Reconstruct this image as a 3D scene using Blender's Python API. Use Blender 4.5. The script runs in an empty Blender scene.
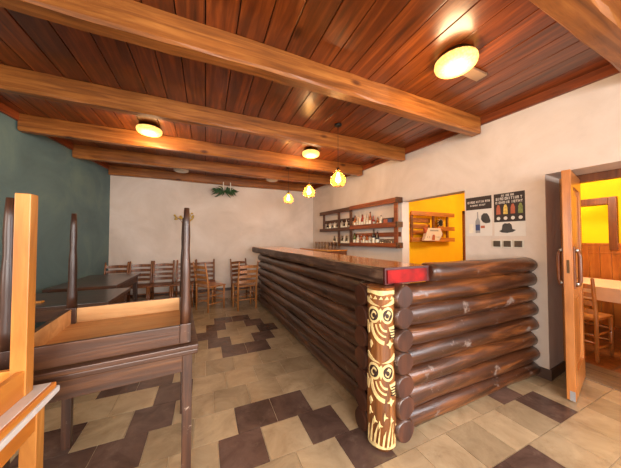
import bpy, bmesh, math, random
from mathutils import Vector, Matrix
random.seed(7)
C = bpy.context.scene.collection
PI = math.pi
R = math.radians

# ------------------------------------------------------------------ materials
def new_mat(name):
    m = bpy.data.materials.new(name); m.use_nodes = True
    return m, m.node_tree, m.node_tree.nodes['Principled BSDF']

def ramp(nt, fac, stops):
    r = nt.nodes.new('ShaderNodeValToRGB')
    el = r.color_ramp.elements
    while len(el) < len(stops): el.new(0.5)
    for e, (p, c) in zip(el, stops):
        e.position = p; e.color = (*c, 1)
    nt.links.new(fac, r.inputs[0])
    return r.outputs[0]

def srgb(r, g, b):
    def f(c):
        c /= 255
        return c / 12.92 if c <= 0.04045 else ((c + 0.055) / 1.055) ** 2.4
    return (f(r), f(g), f(b))

def plain(name, col, rough=0.6, metal=0.0, noise=0.12, scale=12, bump=0.0, coat=0.0, spec=0.5):
    m, nt, p = new_mat(name)
    tc = nt.nodes.new('ShaderNodeTexCoord')
    n = nt.nodes.new('ShaderNodeTexNoise'); n.inputs['Scale'].default_value = scale; n.inputs['Detail'].default_value = 4
    nt.links.new(tc.outputs['Object'], n.inputs['Vector'])
    lo = tuple(c * (1 - noise) for c in col); hi = tuple(min(1, c * (1 + noise)) for c in col)
    nt.links.new(ramp(nt, n.outputs['Fac'], [(0.3, lo), (0.7, hi)]), p.inputs['Base Color'])
    p.inputs['Roughness'].default_value = rough; p.inputs['Metallic'].default_value = metal
    p.inputs['Coat Weight'].default_value = coat; p.inputs['Specular IOR Level'].default_value = spec
    if bump:
        b = nt.nodes.new('ShaderNodeBump'); b.inputs['Strength'].default_value = bump; b.inputs['Distance'].default_value = 0.01
        nt.links.new(n.outputs['Fac'], b.inputs['Height']); nt.links.new(b.outputs[0], p.inputs['Normal'])
    return m

def wood(name, dark, mid, light, axis='X', scale=1.0, rough=0.45, coat=0.0, island=0.0, bump=0.25, grain=14, wear=None, knots=True, coat_rough=0.15):
    """stretched-noise wood grain that runs along the given local axis"""
    m, nt, p = new_mat(name)
    L = nt.links.new
    tc = nt.nodes.new('ShaderNodeTexCoord')
    mp = nt.nodes.new('ShaderNodeMapping')
    s = [grain * scale] * 3; s['XYZ'.index(axis)] = 0.9 * scale
    mp.inputs['Scale'].default_value = s
    vec = tc.outputs['Object']
    geo = nt.nodes.new('ShaderNodeNewGeometry')
    if island:
        add = nt.nodes.new('ShaderNodeVectorMath'); add.operation = 'MULTIPLY_ADD'
        cmb = nt.nodes.new('ShaderNodeCombineXYZ')
        for i in range(3): L(geo.outputs['Random Per Island'], cmb.inputs[i])
        L(cmb.outputs[0], add.inputs[0]); add.inputs[1].default_value = (17, 23, 31); L(vec, add.inputs[2]); vec = add.outputs[0]
    L(vec, mp.inputs['Vector'])
    n = nt.nodes.new('ShaderNodeTexNoise'); n.inputs['Scale'].default_value = 1.6; n.inputs['Detail'].default_value = 7
    n.inputs['Roughness'].default_value = 0.62; n.inputs['Distortion'].default_value = 0.7
    L(mp.outputs[0], n.inputs['Vector'])
    col = ramp(nt, n.outputs['Fac'], [(0.25, dark), (0.5, mid), (0.75, light)])
    n2 = nt.nodes.new('ShaderNodeTexNoise'); n2.inputs['Scale'].default_value = 2.2; n2.inputs['Detail'].default_value = 3
    L(vec, n2.inputs['Vector'])
    mx = nt.nodes.new('ShaderNodeMix'); mx.data_type = 'RGBA'; mx.blend_type = 'MULTIPLY'; mx.inputs[0].default_value = 0.55
    L(col, mx.inputs[6]); L(ramp(nt, n2.outputs['Fac'], [(0.3, (0.55, 0.5, 0.45)), (0.7, (1.15, 1.1, 1.1))]), mx.inputs[7])
    out = mx.outputs[2]
    if knots:
        v = nt.nodes.new('ShaderNodeTexVoronoi'); v.inputs['Scale'].default_value = 1.0
        mk = nt.nodes.new('ShaderNodeMapping'); ks = [3.2, 3.2, 3.2]; ks['XYZ'.index(axis)] = 1.5; mk.inputs['Scale'].default_value = ks
        L(vec, mk.inputs['Vector']); L(mk.outputs[0], v.inputs['Vector'])
        k = nt.nodes.new('ShaderNodeMix'); k.data_type = 'RGBA'; k.blend_type = 'MULTIPLY'
        L(ramp(nt, v.outputs['Distance'], [(0.05, (1, 1, 1)), (0.11, (0, 0, 0))]), k.inputs[0])
        L(out, k.inputs[6]); k.inputs[7].default_value = (0.3, 0.22, 0.18, 1); out = k.outputs[2]
    if island:
        h = nt.nodes.new('ShaderNodeHueSaturation')
        mr = nt.nodes.new('ShaderNodeMapRange'); mr.inputs['To Min'].default_value = 1 - island; mr.inputs['To Max'].default_value = 1 + island
        L(geo.outputs['Random Per Island'], mr.inputs['Value']); L(mr.outputs[0], h.inputs['Value']); L(out, h.inputs['Color']); out = h.outputs[0]
    if wear:
        w = nt.nodes.new('ShaderNodeTexNoise'); w.inputs['Scale'].default_value = wear[1]; w.inputs['Detail'].default_value = 8; w.inputs['Roughness'].default_value = 0.75
        L(vec, w.inputs['Vector'])
        k = nt.nodes.new('ShaderNodeMix'); k.data_type = 'RGBA'
        L(ramp(nt, w.outputs['Fac'], [(wear[2], (0, 0, 0)), (wear[2] + 0.05, (1, 1, 1))]), k.inputs[0])
        L(out, k.inputs[6]); k.inputs[7].default_value = (*wear[0], 1); out = k.outputs[2]
    L(out, p.inputs['Base Color'])
    b = nt.nodes.new('ShaderNodeBump'); b.inputs['Strength'].default_value = bump; b.inputs['Distance'].default_value = 0.006
    L(n.outputs['Fac'], b.inputs['Height']); L(b.outputs[0], p.inputs['Normal'])
    p.inputs['Roughness'].default_value = rough; p.inputs['Coat Weight'].default_value = coat; p.inputs['Coat Roughness'].default_value = coat_rough
    return m

def plaster(name, c1, c2, c3, rough=0.85, bump=0.35):
    m, nt, p = new_mat(name); L = nt.links.new
    tc = nt.nodes.new('ShaderNodeTexCoord')
    n = nt.nodes.new('ShaderNodeTexNoise'); n.inputs['Scale'].default_value = 1.3; n.inputs['Detail'].default_value = 6; n.inputs['Roughness'].default_value = 0.6
    n.inputs['Distortion'].default_value = 0.6
    L(tc.outputs['Object'], n.inputs['Vector'])
    L(ramp(nt, n.outputs['Fac'], [(0.3, c1), (0.5, c2), (0.7, c3)]), p.inputs['Base Color'])
    n2 = nt.nodes.new('ShaderNodeTexNoise'); n2.inputs['Scale'].default_value = 3.2; n2.inputs['Detail'].default_value = 5
    L(tc.outputs['Object'], n2.inputs['Vector'])
    b = nt.nodes.new('ShaderNodeBump'); b.inputs['Strength'].default_value = bump; b.inputs['Distance'].default_value = 0.03
    L(n2.outputs['Fac'], b.inputs['Height']); L(b.outputs[0], p.inputs['Normal'])
    p.inputs['Roughness'].default_value = rough
    return m

def emit(name, col, strength):
    m, nt, p = new_mat(name)
    p.inputs['Base Color'].default_value = (*col, 1); p.inputs['Emission Color'].default_value = (*col, 1)
    p.inputs['Emission Strength'].default_value = strength
    return m

def glassy(name, tint, mixfac=0.25, rough=0.05):
    """thin glass: mostly see-through with a glossy film"""
    m, nt, p = new_mat(name); L = nt.links.new
    t = nt.nodes.new('ShaderNodeBsdfTransparent'); t.inputs[0].default_value = (*tint, 1)
    g = nt.nodes.new('ShaderNodeBsdfGlossy'); g.inputs['Roughness'].default_value = rough; g.inputs[0].default_value = (1, 0.95, 0.9, 1)
    lw = nt.nodes.new('ShaderNodeLayerWeight'); lw.inputs[0].default_value = mixfac
    mx = nt.nodes.new('ShaderNodeMixShader')
    L(lw.outputs['Facing'], mx.inputs[0]); L(t.outputs[0], mx.inputs[1]); L(g.outputs[0], mx.inputs[2])
    L(mx.outputs[0], nt.nodes['Material Output'].inputs[0])
    return m

M = {}
M['planks'] = wood('ceiling planks', srgb(60, 27, 11), srgb(116, 55, 20), srgb(164, 86, 34), 'Y', rough=0.30, coat=0.3, island=0.24, bump=0.22, grain=11)
M['gap'] = plain('gap', srgb(18, 8, 5), 0.9)
M['beam'] = wood('beam', srgb(90, 48, 16), srgb(152, 90, 36), srgb(190, 126, 60), 'X', rough=0.42, coat=0.15, bump=0.5, grain=16)
M['trimwood'] = wood('cornice wood', srgb(88, 38, 16), srgb(138, 66, 30), srgb(165, 88, 44), 'Y', rough=0.4)
M['plaster'] = plaster('cream plaster', srgb(200, 184, 172), srgb(214, 199, 188), srgb(224, 211, 202))
M['soffit'] = plaster('reveal plaster', srgb(178, 168, 154), srgb(196, 186, 172), srgb(208, 199, 186))
M['teal'] = plaster('teal paint', srgb(82, 104, 108), srgb(94, 118, 120), srgb(112, 134, 126), rough=0.7)
M['yellow'] = plaster('yellow paint', srgb(242, 182, 6), srgb(248, 194, 8), srgb(252, 204, 16), bump=0.15)
M['lemon'] = plaster('lemon paint', srgb(244, 222, 10), srgb(250, 230, 12), srgb(254, 236, 30), bump=0.05)
M['log'] = wood('varnished log', srgb(20, 11, 7), srgb(70, 37, 18), srgb(146, 86, 40), 'X', rough=0.34, coat=0.35, bump=1.3, grain=8, wear=(srgb(122, 106, 98), 7, 0.60), coat_rough=0.22)
M['logY'] = wood('varnished dark log', srgb(30, 18, 12), srgb(72, 44, 30), srgb(122, 80, 54), 'Y', rough=0.36, coat=0.35, bump=1.3, grain=8, wear=(srgb(128, 104, 88), 9, 0.61), coat_rough=0.25)
M['logend'] = wood('log end', srgb(34, 16, 10), srgb(66, 32, 18), srgb(98, 54, 30), 'Z', rough=0.45, coat=0.15, bump=0.5, grain=6)
M['slab'] = wood('slab', srgb(176, 98, 34), srgb(224, 146, 62), srgb(242, 184, 104), 'Y', rough=0.2, coat=0.6, bump=0.2, grain=7)
M['slabedge'] = wood('slab bark edge', srgb(36, 20, 14), srgb(76, 50, 36), srgb(136, 104, 82), 'Y', rough=0.5, coat=0.1, bump=1.2, grain=14)
M['redboard'] = plain('red painted board', srgb(132, 8, 5), 0.6, coat=0.0, noise=0.6, scale=9, spec=0.25)
M['redframe'] = plain('dark red edge', srgb(70, 14, 9), 0.4, noise=0.3)
M['totem'] = wood('totem', srgb(64, 34, 14), srgb(124, 72, 30), srgb(176, 116, 56), 'Z', rough=0.35, coat=0.4, bump=0.6, grain=12)
M['cream'] = plain('cream carving', srgb(216, 188, 130), 0.5, noise=0.2, scale=40, coat=0.2)
M['carvedark'] = plain('dark carving', srgb(46, 24, 14), 0.5, noise=0.3, scale=40)
M['pine'] = wood('pine', srgb(186, 110, 38), srgb(214, 142, 58), srgb(232, 172, 90), 'X', rough=0.38, coat=0.15, grain=9, bump=0.15)
M['pineZ'] = wood('pine upright', srgb(160, 92, 30), srgb(196, 130, 56), srgb(218, 160, 86), 'Z', rough=0.42, coat=0.05, grain=9, bump=0.15)
M['pineY'] = wood('pine lengthwise', srgb(180, 96, 28), srgb(210, 128, 44), srgb(228, 156, 70), 'Y', rough=0.38, coat=0.15, grain=9, bump=0.15)
M['rawpine'] = wood('bare pine underside', srgb(176, 122, 68), srgb(206, 154, 96), srgb(224, 178, 122), 'X', rough=0.55, grain=8, bump=0.15)
M['darkwood'] = wood('dark table', srgb(38, 20, 11), srgb(76, 44, 24), srgb(120, 78, 44), 'X', rough=0.42, coat=0.1, grain=14, bump=0.4, wear=(srgb(134, 104, 82), 11, 0.62), knots=False)
M['darkleg'] = wood('dark leg', srgb(30, 17, 11), srgb(60, 35, 23), srgb(100, 64, 42), 'Z', rough=0.4, coat=0.15, grain=16, bump=0.4, wear=(srgb(160, 140, 124), 18, 0.62), knots=False)
M['tabletop'] = wood('worn dark tabletop', srgb(46, 27, 18), srgb(76, 46, 30), srgb(104, 70, 48), 'X', rough=0.28, coat=0.3, grain=10, bump=0.2, knots=False)
M['whitelam'] = plain('white laminate', srgb(214, 208, 204), 0.4, noise=0.06, scale=30)
M['chair'] = wood('chair wood', srgb(80, 44, 22), srgb(126, 74, 38), srgb(168, 108, 60), 'Z', rough=0.35, coat=0.3, grain=14, bump=0.2, knots=False)
M['chairlight'] = wood('light chair wood', srgb(130, 76, 34), srgb(176, 112, 56), srgb(208, 146, 86), 'Z', rough=0.35, coat=0.3, grain=14, bump=0.2, knots=False)
M['shelf'] = wood('shelf wood', srgb(78, 38, 18), srgb(122, 62, 30), srgb(158, 88, 44), 'X', rough=0.45, coat=0.1, grain=12)
M['pallet'] = wood('pallet wood', srgb(130, 72, 24), srgb(184, 112, 40), srgb(214, 146, 64), 'X', rough=0.5, grain=12)
M['doorwood'] = wood('door wood', srgb(150, 84, 34), srgb(186, 116, 54), srgb(208, 142, 78), 'Z', rough=0.35, coat=0.25, grain=10)
M['framewood'] = wood('frame wood', srgb(84, 44, 20), srgb(120, 66, 32), srgb(148, 88, 46), 'Z', rough=0.4, coat=0.2, grain=12)
M['wainscot'] = wood('wainscot', srgb(150, 82, 28), srgb(184, 108, 42), srgb(206, 134, 62), 'Z', rough=0.35, coat=0.2, grain=8)
M['floorboard'] = wood('grey threshold boards', srgb(84, 66, 52), srgb(120, 98, 78), srgb(150, 128, 104), 'Y', rough=0.5, grain=12, bump=0.4)
M['metal'] = plain('steel', srgb(170, 165, 158), 0.3, metal=1.0, noise=0.05)
M['black'] = plain('black', srgb(20, 18, 18), 0.5)
M['bronze'] = plain('bronze', srgb(90, 62, 36), 0.4, metal=0.8)
M['white'] = plain('white plastic', srgb(226, 222, 214), 0.4, noise=0.03)
M['paper'] = plain('poster paper', srgb(214, 206, 198), 0.5, noise=0.03)
M['ink'] = plain('poster ink', srgb(50, 38, 38), 0.5, noise=0.1)
M['grey'] = plain('grey print', srgb(150, 146, 146), 0.5)
M['hat'] = plain('hat print', srgb(62, 58, 58), 0.5, noise=0.3)
M['blue'] = plain('blue print', srgb(60, 70, 110), 0.5)
M['red'] = plain('red print', srgb(176, 92, 66), 0.5)
M['green'] = plain('green print', srgb(128, 136, 74), 0.5, noise=0.3, scale=60)
M['yprint'] = plain('yellow print', srgb(214, 180, 90), 0.5, noise=0.3, scale=60)
M['switch'] = plain('brown switch', srgb(84, 70, 58), 0.35)
M['switchframe'] = plain('cream switch frame', srgb(214, 204, 188), 0.4)
M['foliage'] = plain('fir green', srgb(36, 72, 34), 0.6, noise=0.4, scale=20)
M['candle'] = plain('candle wax', srgb(232, 226, 214), 0.5)
M['gold'] = plain('dried gold flowers', srgb(196, 160, 70), 0.6, noise=0.4, scale=40)
M['cap'] = plain('bottle cap', srgb(190, 180, 170), 0.3, metal=0.6)
M['label'] = plain('bottle label', srgb(226, 216, 196), 0.5, noise=0.1)
M['clearglass'] = glassy('clear glass', (0.93, 0.93, 0.91), 0.35)
M['amber'] = glassy('amber glass', (1.0, 0.80, 0.50), 0.3)
_nt = M['amber'].node_tree; _tr = _nt.nodes.new('ShaderNodeBsdfTranslucent'); _tr.inputs[0].default_value = (1.0, 0.48, 0.14, 1)
_mx = _nt.nodes.new('ShaderNodeMixShader'); _mx.inputs[0].default_value = 0.3
_old = _nt.nodes['Material Output'].inputs[0].links[0].from_socket
_nt.links.new(_old, _mx.inputs[1]); _nt.links.new(_tr.outputs[0], _mx.inputs[2]); _nt.links.new(_mx.outputs[0], _nt.nodes['Material Output'].inputs[0])
M['bulb'] = emit('glowing bulb', (1.0, 0.62, 0.22), 40)
M['dome'] = emit('lit glass dome', (1.0, 0.56, 0.15), 1.7)
_nt = M['dome'].node_tree; _v = _nt.nodes.new('ShaderNodeTexVoronoi'); _v.inputs['Scale'].default_value = 55
_tc = _nt.nodes.new('ShaderNodeTexCoord'); _nt.links.new(_tc.outputs['Object'], _v.inputs['Vector'])
_mr = _nt.nodes.new('ShaderNodeMapRange'); _mr.inputs['From Max'].default_value = 0.7; _mr.inputs['To Min'].default_value = 2.1; _mr.inputs['To Max'].default_value = 0.7
_nt.links.new(_v.outputs['Distance'], _mr.inputs['Value']); _nt.links.new(_mr.outputs[0], _nt.nodes['Principled BSDF'].inputs['Emission Strength'])
M['unlit'] = plain('opal glass', srgb(214, 204, 190), 0.25, noise=0.03)
M['cloth'] = plain('pale tablecloth', srgb(226, 200, 184), 0.8, noise=0.05)
M['skirt'] = plain('skirting tile', srgb(150, 122, 98), 0.4, noise=0.15, scale=5)
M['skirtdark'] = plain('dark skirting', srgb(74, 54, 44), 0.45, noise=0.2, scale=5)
def bottle_mat(n, c): return plain(n, c, 0.12, noise=0.1, coat=0.5)
BM = [bottle_mat('dark bottle glass', srgb(34, 20, 16)), bottle_mat('amber bottle', srgb(150, 72, 22)), bottle_mat('pale bottle', srgb(214, 200, 180)),
      bottle_mat('red bottle', srgb(150, 40, 28)), bottle_mat('green bottle', srgb(70, 86, 44)), bottle_mat('blue tin', srgb(60, 60, 110))]

# floor tiles
def tile_mat(name, c1, c2, rough, wear):
    m, nt, p = new_mat(name); L = nt.links.new
    tc = nt.nodes.new('ShaderNodeTexCoord'); geo = nt.nodes.new('ShaderNodeNewGeometry')
    n = nt.nodes.new('ShaderNodeTexNoise'); n.inputs['Scale'].default_value = 4; n.inputs['Detail'].default_value = 8; n.inputs['Roughness'].default_value = 0.65; n.inputs['Distortion'].default_value = 0.8
    L(tc.outputs['Object'], n.inputs['Vector'])
    col = ramp(nt, n.outputs['Fac'], [(0.3, c1), (0.7, c2)])
    h = nt.nodes.new('ShaderNodeHueSaturation'); mr = nt.nodes.new('ShaderNodeMapRange'); mr.inputs['To Min'].default_value = 0.8; mr.inputs['To Max'].default_value = 1.12
    L(geo.outputs['Random Per Island'], mr.inputs['Value']); L(mr.outputs[0], h.inputs['Value']); L(col, h.inputs['Color'])
    w = nt.nodes.new('ShaderNodeTexNoise'); w.inputs['Scale'].default_value = 7; w.inputs['Detail'].default_value = 9; w.inputs['Roughness'].default_value = 0.75
    L(tc.outputs['Object'], w.inputs['Vector'])
    k = nt.nodes.new('ShaderNodeMix'); k.data_type = 'RGBA'; L(ramp(nt, w.outputs['Fac'], [(0.56, (0, 0, 0)), (0.72, (0.55, 0.55, 0.55))]), k.inputs[0])
    L(h.outputs[0], k.inputs[6]); k.inputs[7].default_value = (*wear, 1); L(k.outputs[2], p.inputs['Base Color'])
    b = nt.nodes.new('ShaderNodeBump'); b.inputs['Strength'].default_value = 0.25; b.inputs['Distance'].default_value = 0.004
    L(n.outputs['Fac'], b.inputs['Height']); L(b.outputs[0], p.inputs['Normal'])
    p.inputs['Roughness'].default_value = rough
    return m
M['tile'] = tile_mat('beige floor tile', srgb(150, 126, 96), srgb(188, 164, 130), 0.26, srgb(128, 104, 80))
M['tiledark'] = tile_mat('dark brown floor tile', srgb(74, 54, 46), srgb(116, 90, 78), 0.26, srgb(128, 106, 94))
M['grout'] = plain('grout', srgb(186, 168, 140), 0.8)

# ------------------------------------------------------------------ mesh helpers
class MB:
    def __init__(s): s.bm = bmesh.new(); s.mats = []
    def mi(s, m):
        if m is None: return 0
        if m not in s.mats: s.mats.append(m)
        return s.mats.index(m)
    def _tag(s, faces, m):
        i = s.mi(m)
        for f in faces: f.material_index = i
    def box(s, x0, x1, y0, y1, z0, z1, m=None, bev=0.0, mat=None):
        g = bmesh.ops.create_cube(s.bm, size=1.0)
        vs = g['verts']
        for v in vs:
            v.co = Vector(((x0 + x1) / 2 + v.co.x * (x1 - x0), (y0 + y1) / 2 + v.co.y * (y1 - y0), (z0 + z1) / 2 + v.co.z * (z1 - z0)))
        if mat is not None: bmesh.ops.transform(s.bm, matrix=mat, verts=vs)
        fs = set(f for v in vs for f in v.link_faces)
        s._tag(fs, m)
        if bev:
            es = list(set(e for v in vs for e in v.link_edges))
            r = bmesh.ops.bevel(s.bm, geom=es, offset=bev, segments=2, affect='EDGES', profile=0.6)
            s._tag(r['faces'], m)
        return s
    def bar(s, a, b, w, h, m=None, up=(0, 0, 1), bev=0.0):
        a = Vector(a); b = Vector(b); d = b - a; L = d.length; x = d.normalized()
        u = Vector(up); y = u.cross(x)
        if y.length < 1e-4: y = Vector((0, 1, 0)).cross(x)
        y.normalize(); z = x.cross(y)
        mt = Matrix(((x.x, y.x, z.x, a.x), (x.y, y.y, z.y, a.y), (x.z, y.z, z.z, a.z), (0, 0, 0, 1)))
        return s.box(0, L, -w / 2, w / 2, -h / 2, h / 2, m, bev, mt)
    def rings(s, rings, m=None, cap=True, closed=False):
        vr = [[s.bm.verts.new(p) for p in r] for r in rings]
        n = len(vr[0]); fs = []
        for a, b in zip(vr, vr[1:]):
            for i in range(n):
                fs.append(s.bm.faces.new((a[i], a[(i + 1) % n], b[(i + 1) % n], b[i])))
        if cap:
            fs.append(s.bm.faces.new(list(reversed(vr[0])))); fs.append(s.bm.faces.new(vr[-1]))
        for f in fs: f.smooth = True
        if cap: fs[-1].smooth = False; fs[-2].smooth = False
        s._tag(fs, m)
        return s
    def tube(s, pts, rad, m=None, n=10, cap=True):
        pts = [Vector(p) for p in pts]
        if not hasattr(rad, '__len__'): rad = [rad] * len(pts)
        ref = None; rr = []
        for i, p in enumerate(pts):
            t = (pts[min(i + 1, len(pts) - 1)] - pts[max(i - 1, 0)]).normalized()
            if ref is None:
                ref = Vector((0, 0, 1)) if abs(t.z) < 0.9 else Vector((1, 0, 0))
            u = (ref - t * ref.dot(t)).normalized(); v = t.cross(u); ref = u
            rr.append([p + (u * math.cos(2 * PI * k / n) + v * math.sin(2 * PI * k / n)) * rad[i] for k in range(n)])
        return s.rings(rr, m, cap)
    def lathe(s, prof, c=(0, 0, 0), m=None, n=20, cap=True):
        c = Vector(c)
        return s.rings([[c + Vector((r * math.cos(2 * PI * k / n), r * math.sin(2 * PI * k / n), z)) for k in range(n)] for r, z in prof], m, cap)
    def prism(s, poly, z0, z1, m=None, mat=None):
        """poly in xy, extruded z0..z1"""
        a = [s.bm.verts.new((x, y, z0)) for x, y in poly]; b = [s.bm.verts.new((x, y, z1)) for x, y in poly]
        n = len(poly); fs = [s.bm.faces.new(list(reversed(a))), s.bm.faces.new(b)]
        for i in range(n): fs.append(s.bm.faces.new((a[i], a[(i + 1) % n], b[(i + 1) % n], b[i])))
        s._tag(fs, m)
        if mat is not None: bmesh.ops.transform(s.bm, matrix=mat, verts=a + b)
        return s
    def build(s, name, mat=None, parent=None, sharp=True):
        bmesh.ops.recalc_face_normals(s.bm, faces=s.bm.faces)
        me = bpy.data.meshes.new(name); s.bm.to_mesh(me); s.bm.free()
        if s.mats:
            mats = list(s.mats)
            if mat is not None and s.mats[0] is None: mats[0] = mat
            for mm in mats: me.materials.append(mm if mm is not None else mat)
        else: me.materials.append(mat)
        o = bpy.data.objects.new(name, me); C.objects.link(o)
        if parent is not None: o.parent = parent
        return o

def tag(o, label=None, cat=None, group=None, kind=None):
    if label: o['label'] = label
    if cat: o['category'] = cat
    if group: o['group'] = group
    if kind: o['kind'] = kind
    return o
def empty(name, loc=(0, 0, 0), rz=0.0, label=None, cat=None, group=None):
    o = bpy.data.objects.new(name, None); C.objects.link(o)
    o.empty_display_size = 0.05; o.location = loc; o.rotation_euler = (0, 0, rz)
    return tag(o, label, cat, group)
def struct(o): o['kind'] = 'structure'; return o
def dup(root, loc, rz, label, group=None):
    r = root.copy(); C.objects.link(r); r.location = loc; r.rotation_euler = (0, 0, rz); r['label'] = label
    if group: r['group'] = group
    for ch in list(root.children):
        c = ch.copy(); C.objects.link(c); c.parent = r
        for g in list(ch.children):
            d = g.copy(); C.objects.link(d); d.parent = c
    return r

# ------------------------------------------------------------------ room shell
CEIL = 2.78; BACK = 5.82; FRONT = -2.6
def xr(y): return 3.03 - 0.0779 * (y - 1.0)           # face of the right wall
def xl(y): return -1.72 - 0.125 * (BACK - y)           # face of the left wall
AR = math.atan2(-0.0779, 1.0)                          # right wall runs along +Y with this drift
RW = Matrix.Translation((3.03, 1.0, 0)) @ Matrix.Rotation(-AR, 4, 'Z')  # local y = along the wall, local -x = into the room
LW = Matrix.Translation((xl(0), 0, 0)) @ Matrix.Rotation(-math.atan(0.125), 4, 'Z')
def on_right(o): o.matrix_world = RW; return o

# floor: base slab with tiles set in rows
fb = MB()
fb.box(-2.75, 3.42, FRONT, BACK + 0.05, -0.12, -0.004, M['grout'])
ys = [0.591, 0.872, 1.154, 1.44, 1.725, 2.005, 2.29, 2.58, 2.89, 3.2, 3.49, 3.78, 4.08, 4.38]
while ys[-1] < BACK: ys.append(ys[-1] + 0.295)
while ys[0] > FRONT: ys.insert(0, ys[0] - 0.2835)
offs = {0.591: (.25, [1.68, 1.40]), 0.872: (.115, [2.40]), 1.154: (.25, [2.25, .82]), 1.44: (.09, [.085, .66]), 1.725: (.22, [.22, .505, -.63, -.92]),
        2.005: (.075, [-.5, -1.06]), 2.29: (.19, [-.38]), 2.58: (.015, [-.55, -.84]), 2.89: (.19, [.2, .475]), 3.2: (.04, [.02, .63]), 3.49: (.17, [-.12, .755]),
        3.78: (.02, [0.02, .6]), 4.08: (.14, [.14, .43])}
rt = random.Random(3)
for j in range(len(ys) - 1):
    y0, y1 = ys[j], min(ys[j + 1], BACK + 0.03)
    key = min(offs, key=lambda k: abs(k - y0))
    known = abs(key - y0) < 0.01
    o, dk = offs[key] if known else (rt.choice([.0, .14, .07, .21]), [])
    k0 = int(math.floor((-2.7 - o) / .2835)); x = o + k0 * .2835
    while x < 3.42:
        xx = min(x + .2835, 3.42)
        isd = any(abs(x - d) < 0.09 for d in dk) or ((not known) and rt.random() < 0.08 and y0 < 0)
        g = 0.0022
        if xx - x > 0.03 and y1 - y0 > 0.03:
            fb.box(x + g, xx - g, y0 + g, y1 - g, -0.02, 0.0, M['tiledark'] if isd else M['tile'])
        x += .2835
struct(fb.build('floor'))

# ceiling planks along Y, boards in a dark field
cb = MB()
cb.box(-2.8, 3.5, FRONT, BACK + 0.1, CEIL + 0.02, CEIL + 0.08, M['gap'])
x = -2.78
while x < 3.45:
    w = random.uniform(0.165, 0.215)
    cb.box(x, x + w - 0.007, FRONT, BACK + 0.05, CEIL - random.uniform(0, 0.004), CEIL + 0.022, M['planks'], bev=0.003)
    x += w
struct(cb.build('ceiling'))

# back wall
w = MB(); w.box(-2.0, 3.2, BACK, BACK + 0.2, -0.05, CEIL + 0.05)
struct(w.build('wall_back', M['plaster']))
# left wall (slightly out of square)
w = MB()
w.box(-0.2, 0, 0.4, BACK + 0.15, -0.05, CEIL + 0.05); w.box(-0.2, 0, FRONT - 0.3, -1.3, -0.05, CEIL + 0.05)
w.box(-0.2, 0, -1.3, 0.4, -0.05, 0.9); w.box(-0.2, 0, -1.3, 0.4, 2.2, CEIL + 0.05)  # unseen window gap added for side daylight
o = struct(w.build('wall_left', M['teal'])); o.matrix_world = LW
# right wall: local y = distance along the wall from y=1.0
T1 = 0.16; T2 = 0.38
w = MB()
zs = -0.05
w.box(0, T1, 1.885, 4.95, zs, CEIL + 0.05)                 # beyond the serving opening
w.box(0, T1, 0.92, 1.885, 1.955, CEIL + 0.05)              # above the serving opening
w.box(0, T1, 0.80, 0.92, zs, CEIL + 0.05)
w.box(0, T2, 0.173, 0.80, zs, CEIL + 0.05)                 # pier with the posters
w.box(0, T2, -0.78, 0.173, 1.975, CEIL + 0.05)             # above the doorway
w.box(0, T2, -1.3, -0.78, zs, CEIL + 0.05); w.box(0, T2, -3.75, -2.9, zs, CEIL + 0.05)
w.box(0, T2, -2.9, -1.3, zs, 0.9); w.box(0, T2, -2.9, -1.3, 2.2, CEIL + 0.05)
on_right(struct(w.build('wall_right', M['plaster'])))
# annex side faces of the same wall (yellow)
w = MB()
w.box(T1, T1 + 0.012, 1.885, 2.35, 0, CEIL); w.box(T1, T1 + 0.012, 0.92, 1.885, 1.955, CEIL)
w.box(T2, T2 + 0.012, 0.173, 0.92, 0, CEIL); w.box(T2, T2 + 0.012, -0.78, 0.173, 1.975, CEIL); w.box(T2, T2 + 0.012, -1.9, -0.78, 0, CEIL)
on_right(struct(w.build('wall_annex_near', M['yellow'])))
# front wall behind the camera, with a wide window
w = MB()
WX0, WX1, WZ0, WZ1 = -1.3, 2.5, 0.75, 2.3
w.box(-2.9, WX0, FRONT - 0.2, FRONT, -0.05, CEIL + 0.05); w.box(WX1, 3.6, FRONT - 0.2, FRONT, -0.05, CEIL + 0.05)
w.box(WX0, WX1, FRONT - 0.2, FRONT, -0.05, WZ0); w.box(WX0, WX1, FRONT - 0.2, FRONT, WZ1, CEIL + 0.05)
struct(w.build('wall_front', M['plaster']))
w = MB()
for a in (WX0, WX0 + 1.24, WX0 + 2.5, WX1 - 0.06): w.box(a, a + 0.06, FRONT - 0.12, FRONT - 0.05, WZ0, WZ1)
w.box(WX0, WX1, FRONT - 0.12, FRONT - 0.05, WZ0, WZ0 + 0.06); w.box(WX0, WX1, FRONT - 0.12, FRONT - 0.05, WZ1 - 0.06, WZ1)
struct(w.build('window_1', M['white']))

# cornice boards
w = MB(); w.box(-0.03, 0, -3.5, 4.82, 2.69, CEIL)
on_right(struct(w.build('trim_right', M['trimwood'])))
w = MB(); w.box(0, 0.03, FRONT, BACK - 0.05, 2.69, CEIL)
o = struct(w.build('trim_left', M['trimwood'])); o.matrix_world = LW
# skirting at the back wall and at the pier
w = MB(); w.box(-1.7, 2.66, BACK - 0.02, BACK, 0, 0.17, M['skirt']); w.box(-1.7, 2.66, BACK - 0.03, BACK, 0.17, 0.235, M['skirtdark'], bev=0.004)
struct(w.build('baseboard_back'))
w = MB(); w.box(-0.014, 0, 0.155, 0.35, 0, 0.10, bev=0.003); w.box(0, T2, 0.159, 0.173, 0, 0.10, bev=0.003)
on_right(struct(w.build('baseboard_right', M['skirtdark'])))

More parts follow.
